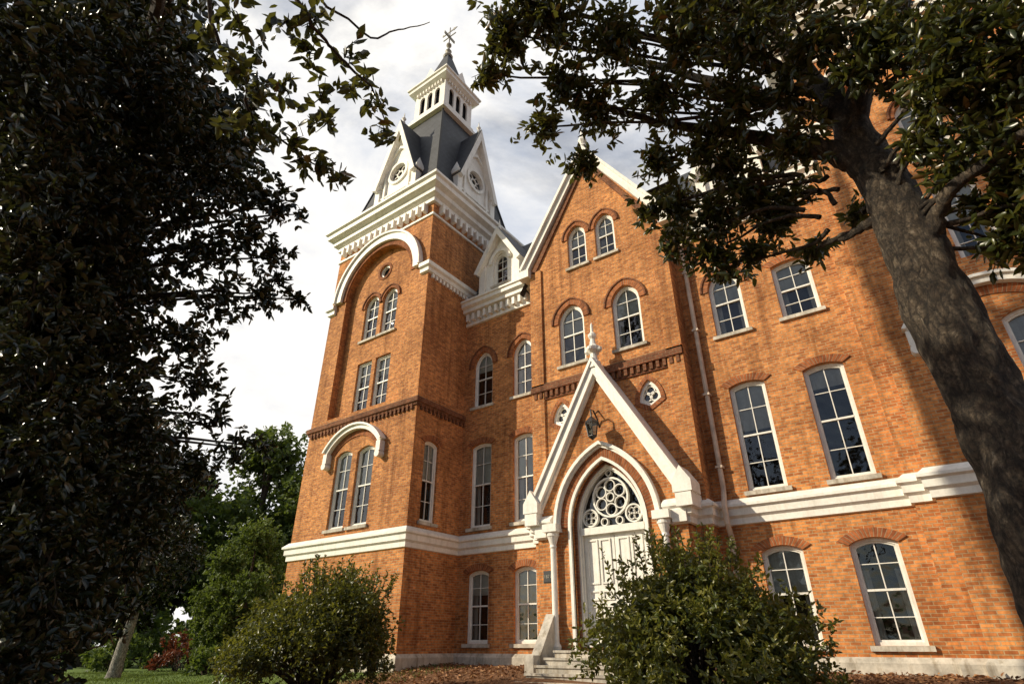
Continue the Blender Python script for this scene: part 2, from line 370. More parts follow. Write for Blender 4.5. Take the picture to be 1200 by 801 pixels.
    for fr0 in frames(cx,cy,2.55):
        w2=1.08; ze=19.5; za=22.9
        body=[(-w2,17.05),(w2,17.05),(w2,ze),(0,za-.45),(-w2,ze)]
        wall(T,fr0,body,[circ(0,19.6,.5,24)],.14)
        box(DK,fr0,-.6,.6,19.0,20.2,.2,.22)
        for t in tessellate_polygon([[Vector((a,b,0)) for a,b in circ(0,19.6,.48)]]): G.face([fr0(*circ(0,19.6,.48)[i],.16) for i in t])
        ring(T,fr0,circ(0,19.6,.66,24),circ(0,19.6,.51,24),-.08,0)
        ring(T,fr0,circ(0,19.6,.2),circ(0,19.6,.14),.08,.13)
        for an in range(4):
            a=an*math.pi/2+math.pi/4; cxx,czz=.32*math.cos(a),19.6+.32*math.sin(a); ring(T,fr0,circ(cxx,czz,.16,12),circ(cxx,czz,.12,12),.09,.13)
        ring(T,fr0,archtop('goth',0,21.2,1.6,1.3,-.08),archtop('goth',0,21.2,1.6,1.3,.06),-.1,0,closed=False)
        for s in (-1,1):
            box(T,fr0,s*.8-.06,s*.8+.06,17.1,19.9,-.1,-.002)
            box(T,fr0,s*1.2-.15,s*1.2+.15,17.1,19.1,-.14,.4); box(T,fr0,s*1.2-.21,s*1.2+.21,19.1,19.3,-.2,.46)
            P=[fr0(s*1.2+u*.17,19.3,.13+v*.24) for u,v in ((-1,-1),(1,-1),(1,1),(-1,1))]; ap=fr0(s*1.2,20.0,.13)
            for q in range(4): T.face([P[q],P[(q+1)%4],ap])
            t=.24; e=(s*(w2+.3),ze-.55); a=(0,za)
            dx,dz=a[0]-e[0],a[1]-e[1]; L=math.hypot(dx,dz); nx,nz=-dz/L,dx/L
            if nz<0: nx,nz=-nx,-nz
            prism(T,fr0,[e,(a[0],a[1]-.01),(a[0],a[1]-.01-t*L/abs(dx)),(e[0]-nx*t,e[1]-nz*t)],-.32,.1)
            prism(R,fr0,[(e[0]+nx*.02,e[1]+nz*.02),(0,a[1]+.05),(0,a[1]-.0),(e[0],e[1])],-.3,2.2)
            R.face([fr0(s*w2,17.0,.02),fr0(s*w2,ze,.02),fr0(s*w2,ze,1.6),fr0(s*w2,17.0,1.6)])
        box(T,fr0,-w2-.05,w2+.05,17.3,17.5,-.12,-.001)
        box(T,fr0,-w2+.1,w2-.1,18.35,18.45,-.08,-.001)
        lathe(T,fr0(0,za-.1,-.1),[(.05,0),(.09,.1),(.05,.2),(.12,.35),(.04,.5),(0.01,.8)],8)
    for A in ((-1,-1),(1,-1),(1,1),(-1,1)):
        tube(R,[(cx+A[0]*h0,cy+A[1]*h0,z0),(cx+A[0]*(h1+.02),cy+A[1]*(h1+.02),z1)],[.06,.06],6)
    sweep(T,sq(1.1),[(0,24.5),(.28,24.55),(.28,24.75),(.1,24.85),(.1,25.15),(0,25.2)],True)
    for fr in frames(cx,cy,1.1):
        hl=[]
        for x in (-.55,0,.55): hl.append(outline('goth',x,25.4,.36,1.3,.25))
        wall(T,fr,[(-1.1,24.6),(1.1,24.6),(1.1,27.2),(-1.1,27.2)],hl,.1)
        box(DK,fr,-1.05,1.05,25.3,26.8,.2,.22)
        dentils(T,fr,-1.05,1.05,26.85,27.05,.12,.09,.22)
        g=.6
        prism(T,fr,[(-g,27.5),(g,27.5),(0,28.6)],-.15,.2)
    sweep(T,sq(1.1),[(0,27.0),(.12,27.05),(.3,27.2),(.3,27.4),(.38,27.45),(.38,27.55),(-.3,27.7)],True)
    for k in range(4):
        A=[(-1,-1),(1,-1),(1,1),(-1,1)][k]; C=[(-1,-1),(1,-1),(1,1),(-1,1)][(k+1)%4]
        R.face([(cx+A[0]*.98,cy+A[1]*.98,27.6),(cx+C[0]*.98,cy+C[1]*.98,27.6),(cx+C[0]*.16,cy+C[1]*.16,31.0),(cx+A[0]*.16,cy+A[1]*.16,31.0)])
    FI=M('spire_finial',COPPER,B)
    lathe(FI,(cx,cy,30.9),[(.24,0),(.3,.1),(.2,.2),(.13,.45),(.2,.6),(.1,.75),(.05,1.0),(.16,1.15),(.16,1.25),(.04,1.4),(.03,2.9),(0,3.0)],12)
    f0=Fr((cx,cy,0),(1,0,0),(0,1,0))
    box(FI,f0,-.5,.5,32.9,32.95,-.025,.025); box(FI,f0,-.03,.03,32.8,33.0,-.45,.45)
    prism(FI,f0,[(-.6,33.38),(.3,33.38),(.3,33.3),(.6,33.42),(.3,33.54),(.3,33.46),(-.4,33.46),(-.6,33.56)],-.02,.02)
    FI.build()
tower(-15.93,15.35,2.9,0,True,True)
tower(3.05,17.15,2.95,-.95,False,False)
frB=Fr((0,14.85,0),(1,0,0),(0,1,0)); hs=[]
for cx in (-12.15,-10.35):
    window(frB,cx,.05,.85,2.05,'seg',.12,holes=hs,rows=4)
    window(frB,cx,3.4,.88,2.85,'seg',.1,holes=hs,rows=4,blind=.5)
    window(frB,cx,7.65,.88,2.2,'goth',.6,holes=hs,rows=4,hoodw=.18)
wall(W,frB,[(-13.1,-1),(-9.5,-1),(-9.5,11.4),(-13.1,11.4)],hs)
frD=Fr((0,14.8,0),(1,0,0),(0,1,0)); hs=[]
for cx in (-3.1,-1.25):
    window(frD,cx,0,.92,2.05,'seg',.13,holes=hs,rows=4,blind=(.5 if cx<-2 else 0))
    window(frD,cx,3.35,.92,2.85,'seg',.1,holes=hs,rows=4,blind=(.45 if cx<-2 else .2))
window(frD,-3.15,7.7,.9,2.1,'goth',.6,holes=hs,rows=4,hoodw=.18)
window(frD,-1.35,7.7,.95,1.7,'seg',.08,holes=hs,rows=4)
wall(W,frD,[(-4.5,-1),(.15,-1),(.15,11.6),(-4.5,11.6)],hs)
box(W,frD,-.28,.1,-1,11.4,-.28,.01)
# --- entrance bay
frC=Fr((0,14.3,0),(1,0,0),(0,1,0)); hs=[]
gx=-7.02
for cx in (-7.6,-6.5): window(frC,cx,11.6,.74,1.75,'goth',.5,holes=hs,rows=4,hoodw=.15)
for cx in (-8.0,-6.02): window(frC,cx,7.95,.96,2.2,'goth',.62,holes=hs,rows=4,hoodw=.2)
for cx in (-8.5,-5.6):
    z0=5.95; hole=outline('goth',cx,z0,.66,.78,.62,n=14)
    hole=[(cx,z0-.02)]+[(x,z) for x,z in hole[2:]]
    hs.append(hole)
    inn=[(cx+(x-cx)*.74,z0+.35+(z-z0-.35)*.74) for x,z in hole]
    ou=[(cx+(x-cx)*1.4,z0+.35+(z-z0-.35)*1.4) for x,z in hole]
    ring(V,frC,ou,[(cx+(x-cx)*1.02,z0+.35+(z-z0-.35)*1.02) for x,z in hole],-.03,0,radial=True)
    ring(FRM,frC,hole,inn,.05,.18)
    for a in (90,210,330):
        px,pz=cx+.12*math.cos(math.radians(a)),z0+.36+.12*math.sin(math.radians(a)); ring(FRM,frC,circ(px,pz,.145,14),circ(px,pz,.115,14),.1,.17)
    for t in tessellate_polygon([[Vector((a,b,0)) for a,b in hole]]): G.face([frC(*hole[i],.16) for i in t])
    box(DK,frC,cx-.5,cx+.5,z0-.2,z0+1,.4,.42)
wall(W,frC,[(-9.57,-1),(-4.45,-1),(-4.45,12.2),(gx,16.3),(-9.57,12.2)],hs)
for x in (-9.57,-4.45):
    W.face([(x,14.3,-1),(x,14.9,-1),(x,14.9,12.2),(x,14.3,12.2)])
for x0,x1 in ((-9.57,-9.1),(-4.92,-4.45)): box(W,frC,x0-.003,x1,3.1,12.0,-.07,.0)
box(BB,frC,-9.57,-4.45,7.22,7.42,-.13,.0); box(BB,frC,-9.57,-4.45,7.42,7.5,-.07,.0); dentils(BB,frC,-9.57,-4.45,7.0,7.22,.1,.1,.2); box(BB,frC,-9.57,-4.45,6.94,7.0,-.05,0)
def coping(m,fr,e,a,t,d0,d1):
    dx,dz=a[0]-e[0],a[1]-e[1]; L=math.hypot(dx,dz); nx,nz=-dz/L,dx/L
    if nz>0: nx,nz=-nx,-nz
    prism(m,fr,[e,a,(a[0],a[1]-t*L/abs(dx)),(e[0]+nx*t,e[1]+nz*t)],d0,d1)
for s in (-1,1):
    coping(T,frC,(gx+s*2.85,12.15),(gx,16.75),.24,-.18,.2)
    coping(T,frC,(gx+s*2.9,12.2),(gx,16.86),.1,-.28,.25)
    box(T,frC,gx+s*2.72-.22,gx+s*2.72+.22,11.8,12.12,-.26,.3)
    coping(BB,frC,(gx+s*2.5,12.0),(gx,16.3),.18,-.07,0)
lathe(T,(gx,14.25,16.7),[(.14,0),(.2,.15),(.1,.3),(.18,.5),(.07,.8),(.02,1.2)],8)
DS=M('downspout',PIPE,B)
tube(DS,[(-4.12,14.68,11.3),(-4.12,14.68,3.5),(-4.12,14.5,3.0),(-4.12,14.5,2.6),(-4.12,14.66,2.3),(-4.12,14.66,-.4)],[.065]*6,10)
for z in (10,8,6,4,1.5): box(DS,frD,-4.21,-4.03,z,z+.06,-.2,0)
box(DS,frD,-4.25,-3.99,11.0,11.3,-.26,-.02)
wt=[(0,2.58),(.06,2.6),(.06,2.74),(.13,2.8),(.13,2.96),(.2,3.0),(.2,3.06),(.04,3.2),(0,3.2)]
plh=[(0,-1.3),(.12,-1.3),(.12,-.3),(.05,-.2),(0,-.2)]
pathL=[(-18.83,18.3),(-18.83,12.45),(-13.03,12.45),(-13.03,14.85),(-9.57,14.85),(-9.57,14.3),(-9.2,14.3),(-9.2,13.8),(-8.62,13.8)]
pathR=[(-5.38,13.8),(-4.8,13.8),(-4.8,14.3),(-4.45,14.3),(-4.45,14.8),(-.28,14.8),(-.28,14.52),(.1,14.52),(.1,14.2),(6.0,14.2),(6.0,18)]
for p in (pathL,pathR): sweep(T,p,wt); sweep(ST,p,plh)
ep=[(0,11.15),(.08,11.17),(.08,11.3),(0.02,11.34),(.02,11.62),(.3,11.68),(.3,11.82),(.42,11.9),(.42,12.05),(.48,12.08),(.48,12.16),(0,12.22)]
for p,fr in ((((-13.03,14.85),(-9.6,14.85)),frB),(((-4.4,14.8),(-.0,14.8)),frD)):
    sweep(T,list(p),ep); dentils(T,fr,p[0][0],p[1][0],11.32,11.62,.24,.12,.28)
R.face([(-13.1,14.6,12.1),(-9.3,14.6,12.1),(-9.3,17.6,16.6),(-13.1,17.6,16.6)])
R.face([(-4.6,14.6,12.1),(.1,14.6,12.1),(.1,17.6,16.6),(-4.6,17.6,16.6)])
R.face([(-13.1,17.6,16.6),(.1,17.6,16.6),(.1,24,16.6),(-13.1,24,16.6)])
for s in (-1,1): R.face([(gx,14.35,16.35),(gx,20,16.35),(gx+s*3.1,20,11.4),(gx+s*3.1,14.35,11.4)])
for cx,Y0 in ((-11.3,14.72),(-2.3,14.67)):
    fr=Fr((cx,Y0,0),(1,0,0),(0,1,0)); hl=[]
    window(fr,0,12.55,.7,1.5,'goth',.42,holes=hl,hood=False,rows=4,blind=0)
    wall(T,fr,[(-.85,12.1),(.85,12.1),(.85,13.7),(0,15.0),(-.85,13.7)],hl,.15)
    ring(T,fr,archtop('goth',0,14.05,.7,.42,-.2),archtop('goth',0,14.05,.7,.42,-.06),-.08,0,closed=False)
    for s in (-1,1):
        coping(T,fr,(s*1.15,13.3),(0,15.25),.2,-.3,.1)
        box(T,fr,s*.85-.14,s*.85+.14,12.12,13.6,-.12,.3)
        R.face([fr(s*1.15,13.32,-.28),fr(0,15.28,-.28),fr(0,15.28,3),fr(s*1.15,13.32,3)])
        W.face([fr(s*.84,12.0,.0),fr(s*.84,13.7,.0),fr(s*.84,13.7,1.6),fr(s*.84,12.0,1.6)])
    lathe(T,fr(0,15.1,-.1),[(.06,0),(.1,.12),(.05,.25),(.01,.6)],8)
# --- portal
frP=Fr((0,13.8,0),(1,0,0),(0,1,0)); px=-6.98
dk='goth'; DW,DR,DZ=2.15,1.68,4.5
hole=outline(dk,px,-.1,DW,DZ+.1,DR,n=24)
wall(W,frP,[(-9.15,-1),(-4.85,-1),(-4.85,3.2),(px,6.95),(-9.15,3.2)],[hole],.38)
for x in (-9.15,-4.85): W.face([(x,13.8,-1),(x,14.31,-1),(x,14.31,3.3),(x,13.8,3.3)])
def orders(m,i0,i1,d0,d1):
    ring(m,frP,archtop(dk,px,DZ,DW,DR,i0,24),archtop(dk,px,DZ,DW,DR,i1,24),d0,d1,closed=False)
orders(T,-.47,-.38,-.2,0); orders(T,-.40,-.32,-.12,0)
ring(V,frP,archtop(dk,px,DZ,DW,DR,-.32,24),archtop(dk,px,DZ,DW,DR,-.08,24),-.05,0,closed=False,radial=True)
ring(T,frP,outline(dk,px,-.1,DW,DZ+.1,DR,-.08,24),hole,-.07,.05)
ring(BB,frP,hole,outline(dk,px,-.1,DW,DZ+.1,DR,.07,24),.12,.2)
ring(T,frP,outline(dk,px,-.1,DW,DZ+.1,DR,.06,24),outline(dk,px,-.1,DW,DZ+.1,DR,.12,24),.18,.38)
o2=outline(dk,px,-.1,DW,DZ+.1,DR,.11,24); ring(FRM,frP,o2,outline(dk,px,-.1,DW,DZ+.1,DR,.17,24),.24,.38)
gl=outline(dk,px,-.1,DW,DZ+.1,DR,.16,24)
for t in tessellate_polygon([[Vector((a,b,0)) for a,b in gl]]): G.face([frP(*gl[i],.40) for i in t])
box(DK,frP,px-1.2,px+1.2,-.1,4.5,.47,.485)
box(FRM,frP,px-.92,px+.92,2.62,2.8,.2,.38)
def rg(x,z,r,t=.04,n=24,d0=.27): ring(FRM,frP,circ(x,z,r,n),circ(x,z,r-t,n),d0,.38)
rg(px,3.55,.54,.05); rg(px,3.55,.13,.03,16)
for k in range(6):
    a=math.radians(30+60*k); rg(px+.32*math.cos(a),3.55+.32*math.sin(a),.165,.026,16,.29)
for s in (-1,1):
    rg(px+s*.64,3.06,.24,.04)
    for k in range(4):
        a=math.radians(45+90*k); rg(px+s*.64+.1*math.cos(a),3.06+.1*math.sin(a),.09,.02,12,.3)
    rg(px+s*.22,2.92,.11,.025,14)
rg(px,4.2,.09,.025,12)
DOOR=M('entrance_door',FRAME,B)
for s in (-1,1):
    x0,x1=(px-.9,px-.01) if s<0 else (px+.01,px+.9)
    box(DOOR,frP,x0,x1,-.1,2.62,.33,.39)
    for q in (0,1):
        xa=x0+.09+q*.38
        for (a,b) in ((.05,.9),(1.02,1.25),(1.4,2.5)):
            ring(DOOR,frP,[(xa,a),(xa+.32,a),(xa+.32,b),(xa,b)],[(xa+.04,a+.04),(xa+.28,a+.04),(xa+.28,b-.04),(xa+.04,b-.04)],.3,.33)
DOOR.build()
for s in (-1,1):
    coping(T,frP,(px+s*2.34,3.32),(px,7.5),.22,-.2,.5)
    coping(T,frP,(px+s*2.28,3.06),(px,7.16),.11,-.1,.3)
    coping(T,frP,(px+s*2.4,3.36),(px,7.6),.08,-.27,.55)
    x=px+s*2.22
    box(T,frP,x-.2,x+.2,2.95,3.28,-.3,.5)
    prism(T,frP,[(x-.24,3.28),(x+.24,3.28),(x+.24,3.55),(x,3.92),(x-.24,3.55)],-.32,.3)
    x=px+s*1.6
    lathe(T,(x,13.66,0),[(.15,-.6),(.15,-.15),(.12,-.1),(.13,-.02),(.085,.06),(.08,.1),(.08,2.3),(.1,2.34),(.085,2.4),(.15,2.6),(.17,2.62),(.17,2.72),(.0,2.73)],16)
    box(T,frP,x-.22,x+.22,2.72,2.92,-.34,-.0)
    box(T,frP,x+s*.4-.18,x+s*.4+.18,2.62,2.9,-.16,-.002)
lathe(T,(px,13.75,7.25),[(.2,0),(.2,.2),(.12,.28),(.1,.5),(.2,.6),(.22,.7),(.1,.82),(.07,1.0),(.13,1.08),(.13,1.16),(.05,1.25),(.04,1.5),(.0,1.6)],10)
for k in range(4):
    a=k*math.pi/2; lathe(T,(px+.2*math.cos(a),13.75+.2*math.sin(a),7.83),[(.02,-.06),(.09,0),(.09,.08),(.0,.14)],8)
PL=M('date_plaque',IRON,B); box(PL,frP,-8.98,-8.72,1.5,1.76,-.03,0); box(PL,frP,-9.0,-8.70,1.48,1.78,-.015,0); PL.build()
tx=bpy.data.curves.new('plaque_lettering','FONT'); tx.body='1871'; tx.size=.12; tx.extrude=.004; tx.align_x='CENTER'; tx.align_y='CENTER'
to=bpy.data.objects.new('plaque_lettering',tx); COL.objects.link(to); to.location=(-8.85,13.765,1.63); to.rotation_euler=(math.pi/2,0,0); to.parent=B; tx.materials.append(COPPER)
for m in (W,V,BB,T,ST,FRM,G,DK,BL,R,DS): m.build()
WL=empty('wall_lantern'); L=M('lantern_body',IRON,WL); LG=M('lantern_glass',GLASS,WL)
lx,ly,lz=-7.0,13.35,5.25
lathe(L,(lx,ly,lz),[(.0,.48),(.03,.46),(.03,.38),(.08,.33),(.2,.2),(.21,.18),(0.0,.18)],6)
lathe(L,(lx,ly,lz),[(.0,-.3),(.03,-.28),(.12,-.2),(.12,-.17),(0,-.17)],6)
lathe(LG,(lx,ly,lz),[(.11,-.17),(.18,.18)],6)
for k in range(6):
    a=2*math.pi*k/6; tube(L,[(lx+.12*math.cos(a),ly+.12*math.sin(a),lz-.18),(lx+.19*math.cos(a),ly+.19*math.sin(a),lz+.19)],[.016,.016],5)
tube(L,[(lx,13.8,5.45),(lx,13.7,5.68),(lx,13.5,5.86),(lx,13.35,5.84),(lx,13.35,5.7)],[.025]*5,6)
tube(L,[(lx,13.8,5.95),(lx,13.6,5.78)],[.02,.02],6)
L.build(); LG.build()
# ------------------------------------------------------------ ground
def sst(t): t=np.clip(t,0,1); return t*t*(3-2*t)
def gz(x,y):
    x=np.asarray(x,float); y=np.asarray(y,float)
    z=-.95+.45*sst((y-9.5)/4.5)*sst((x+24)/4)-.55*sst((6-y)/5)
    return z+.02*np.sin(x*1.3+.5*y)+.02*np.sin(y*1.7-.6*x)
def axis():
    a=list(np.arange(-30,16,.35)); b=[-600,-350,-200,-120,-80,-60,-50,-42,-36,-32]; c=[17,19,22,26,32,40,60,100,200,350,600]
    return np.array(b+a+c)
ax=axis(); ay=axis()+6
Xg,Yg=np.meshgrid(ax,ay,indexing='ij'); Zg=gz(Xg,Yg)
nx_,ny_=Xg.shape
vs=np.stack([Xg.ravel(),Yg.ravel(),Zg.ravel()],1)
fs=[(i*ny_+j,(i+1)*ny_+j,(i+1)*ny_+j+1,i*ny_+j+1) for i in range(nx_-1) for j in range(ny_-1)]
me=bpy.data.meshes.new('ground'); me.from_pydata(vs.tolist(),[],fs); me.polygons.foreach_set('use_smooth',[True]*len(fs))
m,nt,b,o=nm('ground_lawn_and_mulch')
tc=nt.nodes.new('ShaderNodeTexCoord'); sx=nt.nodes.new('ShaderNodeSeparateXYZ'); nt.links.new(tc.outputs['Object'],sx.inputs[0])
nb=noise(nt,.5,4); nf=noise(nt,30,6,.7)
ma=nt.nodes.new('ShaderNodeMath'); ma.operation='MULTIPLY_ADD'; nt.links.new(nb.outputs[0],ma.inputs[0]); ma.inputs[1].default_value=3.0; nt.links.new(sx.outputs[0],ma.inputs[2])
mr=nt.nodes.new('ShaderNodeMapRange'); nt.links.new(ma.outputs[0],mr.inputs[0]); mr.inputs[1].default_value=-12.2; mr.inputs[2].default_value=-11.6
grass=ramp(nt,nf.outputs[0],[(.3,(.06,.11,.015)),(.7,(.19,.28,.045))]); mul=ramp(nt,nf.outputs[0],[(.3,(.09,.042,.02)),(.55,(.24,.11,.045)),(.75,(.38,.21,.10))])
nt.links.new(mixc(nt,mr.outputs[0],grass.outputs[0],mul.outputs[0]),b.inputs['Base Color']); b.inputs['Roughness'].default_value=.95
bump(nt,b,nf.outputs[0],1,.06)
me.materials.append(m); go=bpy.data.objects.new('ground',me); COL.objects.link(go)
SP=empty('entrance_steps'); S=M('steps',CONC,SP)
fs_=Fr((0,0,0),(1,0,0),(0,1,0))
for k in range(6):
    z1=-.1-.15*k; yf=13.2-.34*k; e=.0+.05*k
    box(S,fs_,-8.35-e,-5.65+e,-1.4,z1,yf,13.79 if k==0 else yf+.36)
    box(S,fs_,-8.38-e,-5.62+e,z1-.045,z1+.004,yf-.035,yf+.1)
S.build()
K=M('cheek_walls',CONC,SP)
for s in (-1,1):
    x=px+s*1.72
    prism(K,Fr((x-.13,0,0),(0,1,0),(1,0,0)),[(12.6,-1.3),(13.79,-1.3),(13.79,.72),(13.6,.72),(12.9,-.2),(12.6,-.2)],0,.26)
K.build()
# ------------------------------------------------------------ foliage
def unit(a): return a/np.maximum(1e-9,np.linalg.norm(a,axis=1,keepdims=True))
def leaves(name,P,D,L,wr,mat,parent,tint,fold=.12):
    n=len(P); D=unit(D); S=unit(np.cross(D,rng.normal(size=(n,3)))); Nn=np.cross(S,D)
    flip=(Nn[:,2]<0); Nn[flip]*=-1
    row=[(0,0,0),(.3,.5,0),(.3,-.5,0),(.3,0,-fold),(.68,.42,-.03),(.68,-.42,-.03),(.68,0,-fold-.03),(1,0,-.14)]
    Vv=np.zeros((n,8,3))
    for k,(t,s,h) in enumerate(row):
        Vv[:,k]=P+D*(L*t)[:,None]+S*(L*wr*s)[:,None]+Nn*(L*h)[:,None]
    fac=[(0,1,3),(0,3,2),(1,4,6,3),(3,6,5,2),(4,7,6),(6,7,5)]
    li=np.array([i for f in fac for i in f]); ls=np.array([0]+list(np.cumsum([len(f) for f in fac])[:-1])); lt=np.array([len(f) for f in fac])
    loops=(li[None]+8*np.arange(n)[:,None]).ravel(); st=(ls[None]+20*np.arange(n)[:,None]).ravel(); 
    me=bpy.data.meshes.new(name); me.vertices.add(n*8); me.vertices.foreach_set('co',Vv.ravel())
    me.loops.add(n*20); me.loops.foreach_set('vertex_index',loops.astype(np.int32))
    me.polygons.add(n*6); me.polygons.foreach_set('loop_start',st.astype(np.int32))
    try: me.polygons.foreach_set('loop_total',np.tile(lt,n).astype(np.int32))
    except Exception: pass
    me.update(calc_edges=True)
    at=me.attributes.new('tint','FLOAT','POINT'); at.data.foreach_set('value',np.repeat(tint,8).astype(np.float32))
    me.polygons.foreach_set('use_smooth',np.ones(n*6,dtype=bool))
    me.materials.append(mat); ob=bpy.data.objects.new(name,me); COL.objects.link(ob)
    if parent: ob.parent=parent
    return ob
def blob_whorls(blobs,per_vol,k,hollow=.4,up=.25,minn=4):
    Ps=[];As=[];Ts=[];idx=[]
    for bi,b in enumerate(blobs):
        r=b[3]; rz=b[4] if len(b)>4 else r
        n=max(minn,int(per_vol*r*r*r**.3))
        d=unit(rng.normal(size=(n,3))); rr=rng.random(n)**hollow
        ir=.75+.35*np.sin(3.1*d[:,0]+bi)*np.cos(2.7*d[:,1]-bi)+.35*rng.random(n)
        off=d*(rr*ir)[:,None]*np.array([r,r,rz])
        Ps.append(np.array(b[:3])+off); As.append(unit(d*.7+rng.normal(size=(n,3))*.45+np.array([0,0,up])))
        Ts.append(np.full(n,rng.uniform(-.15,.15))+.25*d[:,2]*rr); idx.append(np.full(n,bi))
    return np.concatenate(Ps),np.concatenate(As),np.concatenate(Ts),np.concatenate(idx)
def whorl_leaves(name,P,A,Tn,k,size,wr,mat,parent,spread=1.0,tb=.45,droop=.3):
    n=len(P); P2=np.repeat(P,k,0); A2=np.repeat(A,k,0); T2=np.repeat(Tn,k)
    q=unit(np.cross(A2,rng.normal(size=(n*k,3))))
    th=rng.uniform(.3,1.5,n*k)*spread
    D=A2*np.cos(th)[:,None]+q*np.sin(th)[:,None]+rng.normal(size=(n*k,3))*.25+np.array([0,0,-droop])
    base=P2-A2*(rng.random(n*k)*size*1.5)[:,None]
    Ls=size*rng.uniform(.55,1.25,n*k)
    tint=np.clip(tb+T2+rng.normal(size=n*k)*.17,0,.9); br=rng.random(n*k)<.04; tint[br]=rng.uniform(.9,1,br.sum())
    return leaves(name,base,D,Ls,wr,mat,parent,tint)
def twigs(m,P,idx,blobs,frac,r=.008):
    for i in range(len(P)):
        if random.random()<frac:
            c=Vector(blobs[idx[i]][:3]); p=Vector(P[i]); mid=(c+p)/2+Vector([random.uniform(-.06,.06) for _ in range(3)])
            tube(m,[c,mid,p],[r*2,r*1.4,r*.6],4)
MT=empty('magnolia_tree'); TR=M('trunk_and_limbs',BARK,MT)
def limb(pts,rad,wig=.02,n=10,sub=5,wob=.07,nz=0):
    p,r=smoothpts(pts,rad,sub,wig); tube(TR,p,r,n,wob,nz)
limb([(.66,5.75,-1.7),(.62,5.72,-1.0),(.57,5.7,0),(.6,5.7,1.5),(.55,5.65,2.8),(.52,5.65,3.9),(.46,5.7,4.6),(.45,5.7,5.2)],[.44,.34,.28,.26,.25,.23,.2,.16],0,72,34,0,.17)
limb([(.5,5.66,3.9),(.35,5.62,4.45),(.1,5.55,4.75),(-.5,5.3,5.1),(-1.2,4.9,5.4),(-1.9,4.4,5.7),(-2.3,4.1,5.8)],[.15,.13,.1,.07,.05,.03,.012],.015,16,7,.0,.16)
limb([(.45,5.7,5.0),(.35,5.65,5.5),(.2,5.6,6.0),(-.1,5.1,7.0),(-.5,4.6,7.8)],[.16,.13,.11,.07,.03],.015,16,7,0,.16)
limb([(.45,5.7,4.9),(.6,5.6,5.3),(.9,5.5,5.7),(1.3,5.6,6.3),(1.8,5.6,7.4)],[.15,.13,.11,.08,.03],.015,16,7,0,.16)
limb([(.55,5.65,3.0),(.7,5.5,3.3),(.9,5.3,3.5),(1.4,5.0,3.6),(2.0,4.7,3.8)],[.09,.07,.055,.04,.025],.02,14,6,0,.16)
limb([(.5,5.65,3.7),(.25,5.7,3.72),(.1,5.75,3.7),(-.2,5.9,3.8)],[.09,.05,.035,.012])
limb([(.4,5.7,5.1),(-.1,5.4,5.5),(-.5,5.2,5.8),(-1.5,4.5,6.4),(-2.3,3.9,6.6)],[.1,.08,.06,.04,.015])
limb([(.2,5.6,6.0),(-.8,4.9,6.5),(-1.8,3.6,6.5)],[.06,.04,.015])
mb=[(-2.4,3.2,6.1,.42),(-2.75,3.35,5.85,.25),(-2.1,3.2,6.3,.4),(-1.9,3.4,6.2,.45),(-2.1,3.9,5.8,.42),(-2.5,4.1,5.5,.3),(-2.3,4.6,5.2,.3),(-1.9,4.3,5.6,.42),(-1.4,3.9,6.0,.5),(-1.2,4.5,5.6,.48),(-.7,4.2,5.9,.5),(-1.5,5.0,5.1,.36),(-1.8,5.3,4.7,.27),(-1.7,5.7,4.35,.3),(-1.1,5.6,4.5,.42),(-1.2,6.0,4.05,.28),(-.8,5.3,4.9,.42),(-.5,4.9,5.3,.5),(-.2,4.6,5.7,.5),(-.1,5.4,4.9,.4),(-.6,5.9,4.3,.4),(-.3,6.2,3.95,.28),(0,5.0,5.3,.35),(.4,4.8,5.5,.45),(.9,5.0,5.2,.55),(.2,6.0,4.1,.22),(.55,4.9,5.0,.3),(-.9,6.0,4.05,.32),(-1.45,5.4,4.75,.37),(-.65,5.6,4.6,.38),(-1.35,5.9,4.2,.3),(-.35,5.8,4.45,.3),(-1.0,5.1,5.1,.35),
(1.1,4.9,4.3,.45),(1.3,4.6,4.6,.5),(1.5,5.0,4.1,.42),(1.6,4.7,4.3,.4),(1.0,5.3,3.8,.3),(1.35,5.5,3.5,.38),(1.15,5.8,3.15,.3),(1.4,5.8,3.0,.35),(.85,5.2,4.1,.28),(1.25,5.1,3.75,.35),(1.2,5.6,3.3,.3),(1.45,5.4,3.2,.35),(1.55,5.2,3.55,.35),(1.05,5.45,3.45,.2),
(-.6,4.2,6.6,.6),(.3,4.6,6.5,.7),(1.3,4.9,6.3,.7),(2.0,5.0,5.3,.7),(-1.5,3.3,7.0,.6),(2.2,4.8,4.2,.6),(-.3,5.6,7.8,.9),(1.4,5.8,7.9,.9)]
P,A,Tn,ix=blob_whorls(mb,640,8,.6)
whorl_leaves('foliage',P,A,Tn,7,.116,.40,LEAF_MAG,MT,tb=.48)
twigs(TR,P,ix,mb,.3,.005)
for b in mb:
    q=Vector((.3,5.6,max(3.4,min(6.5,b[2]-.3)))); c=Vector(b[:3]); 
    mid=q.lerp(c,.5)+Vector((random.uniform(-.15,.15),random.uniform(-.15,.15),random.uniform(-.1,.2)))
    q=q.lerp(c,.25)
    if random.random()<.7: limb([q,mid,c],[.03,.02,.01],.02,5,4,.05)
TR.build(True)
LT=empty('magnolia_tree'); TR=M('trunk_and_limbs',BARK,LT)
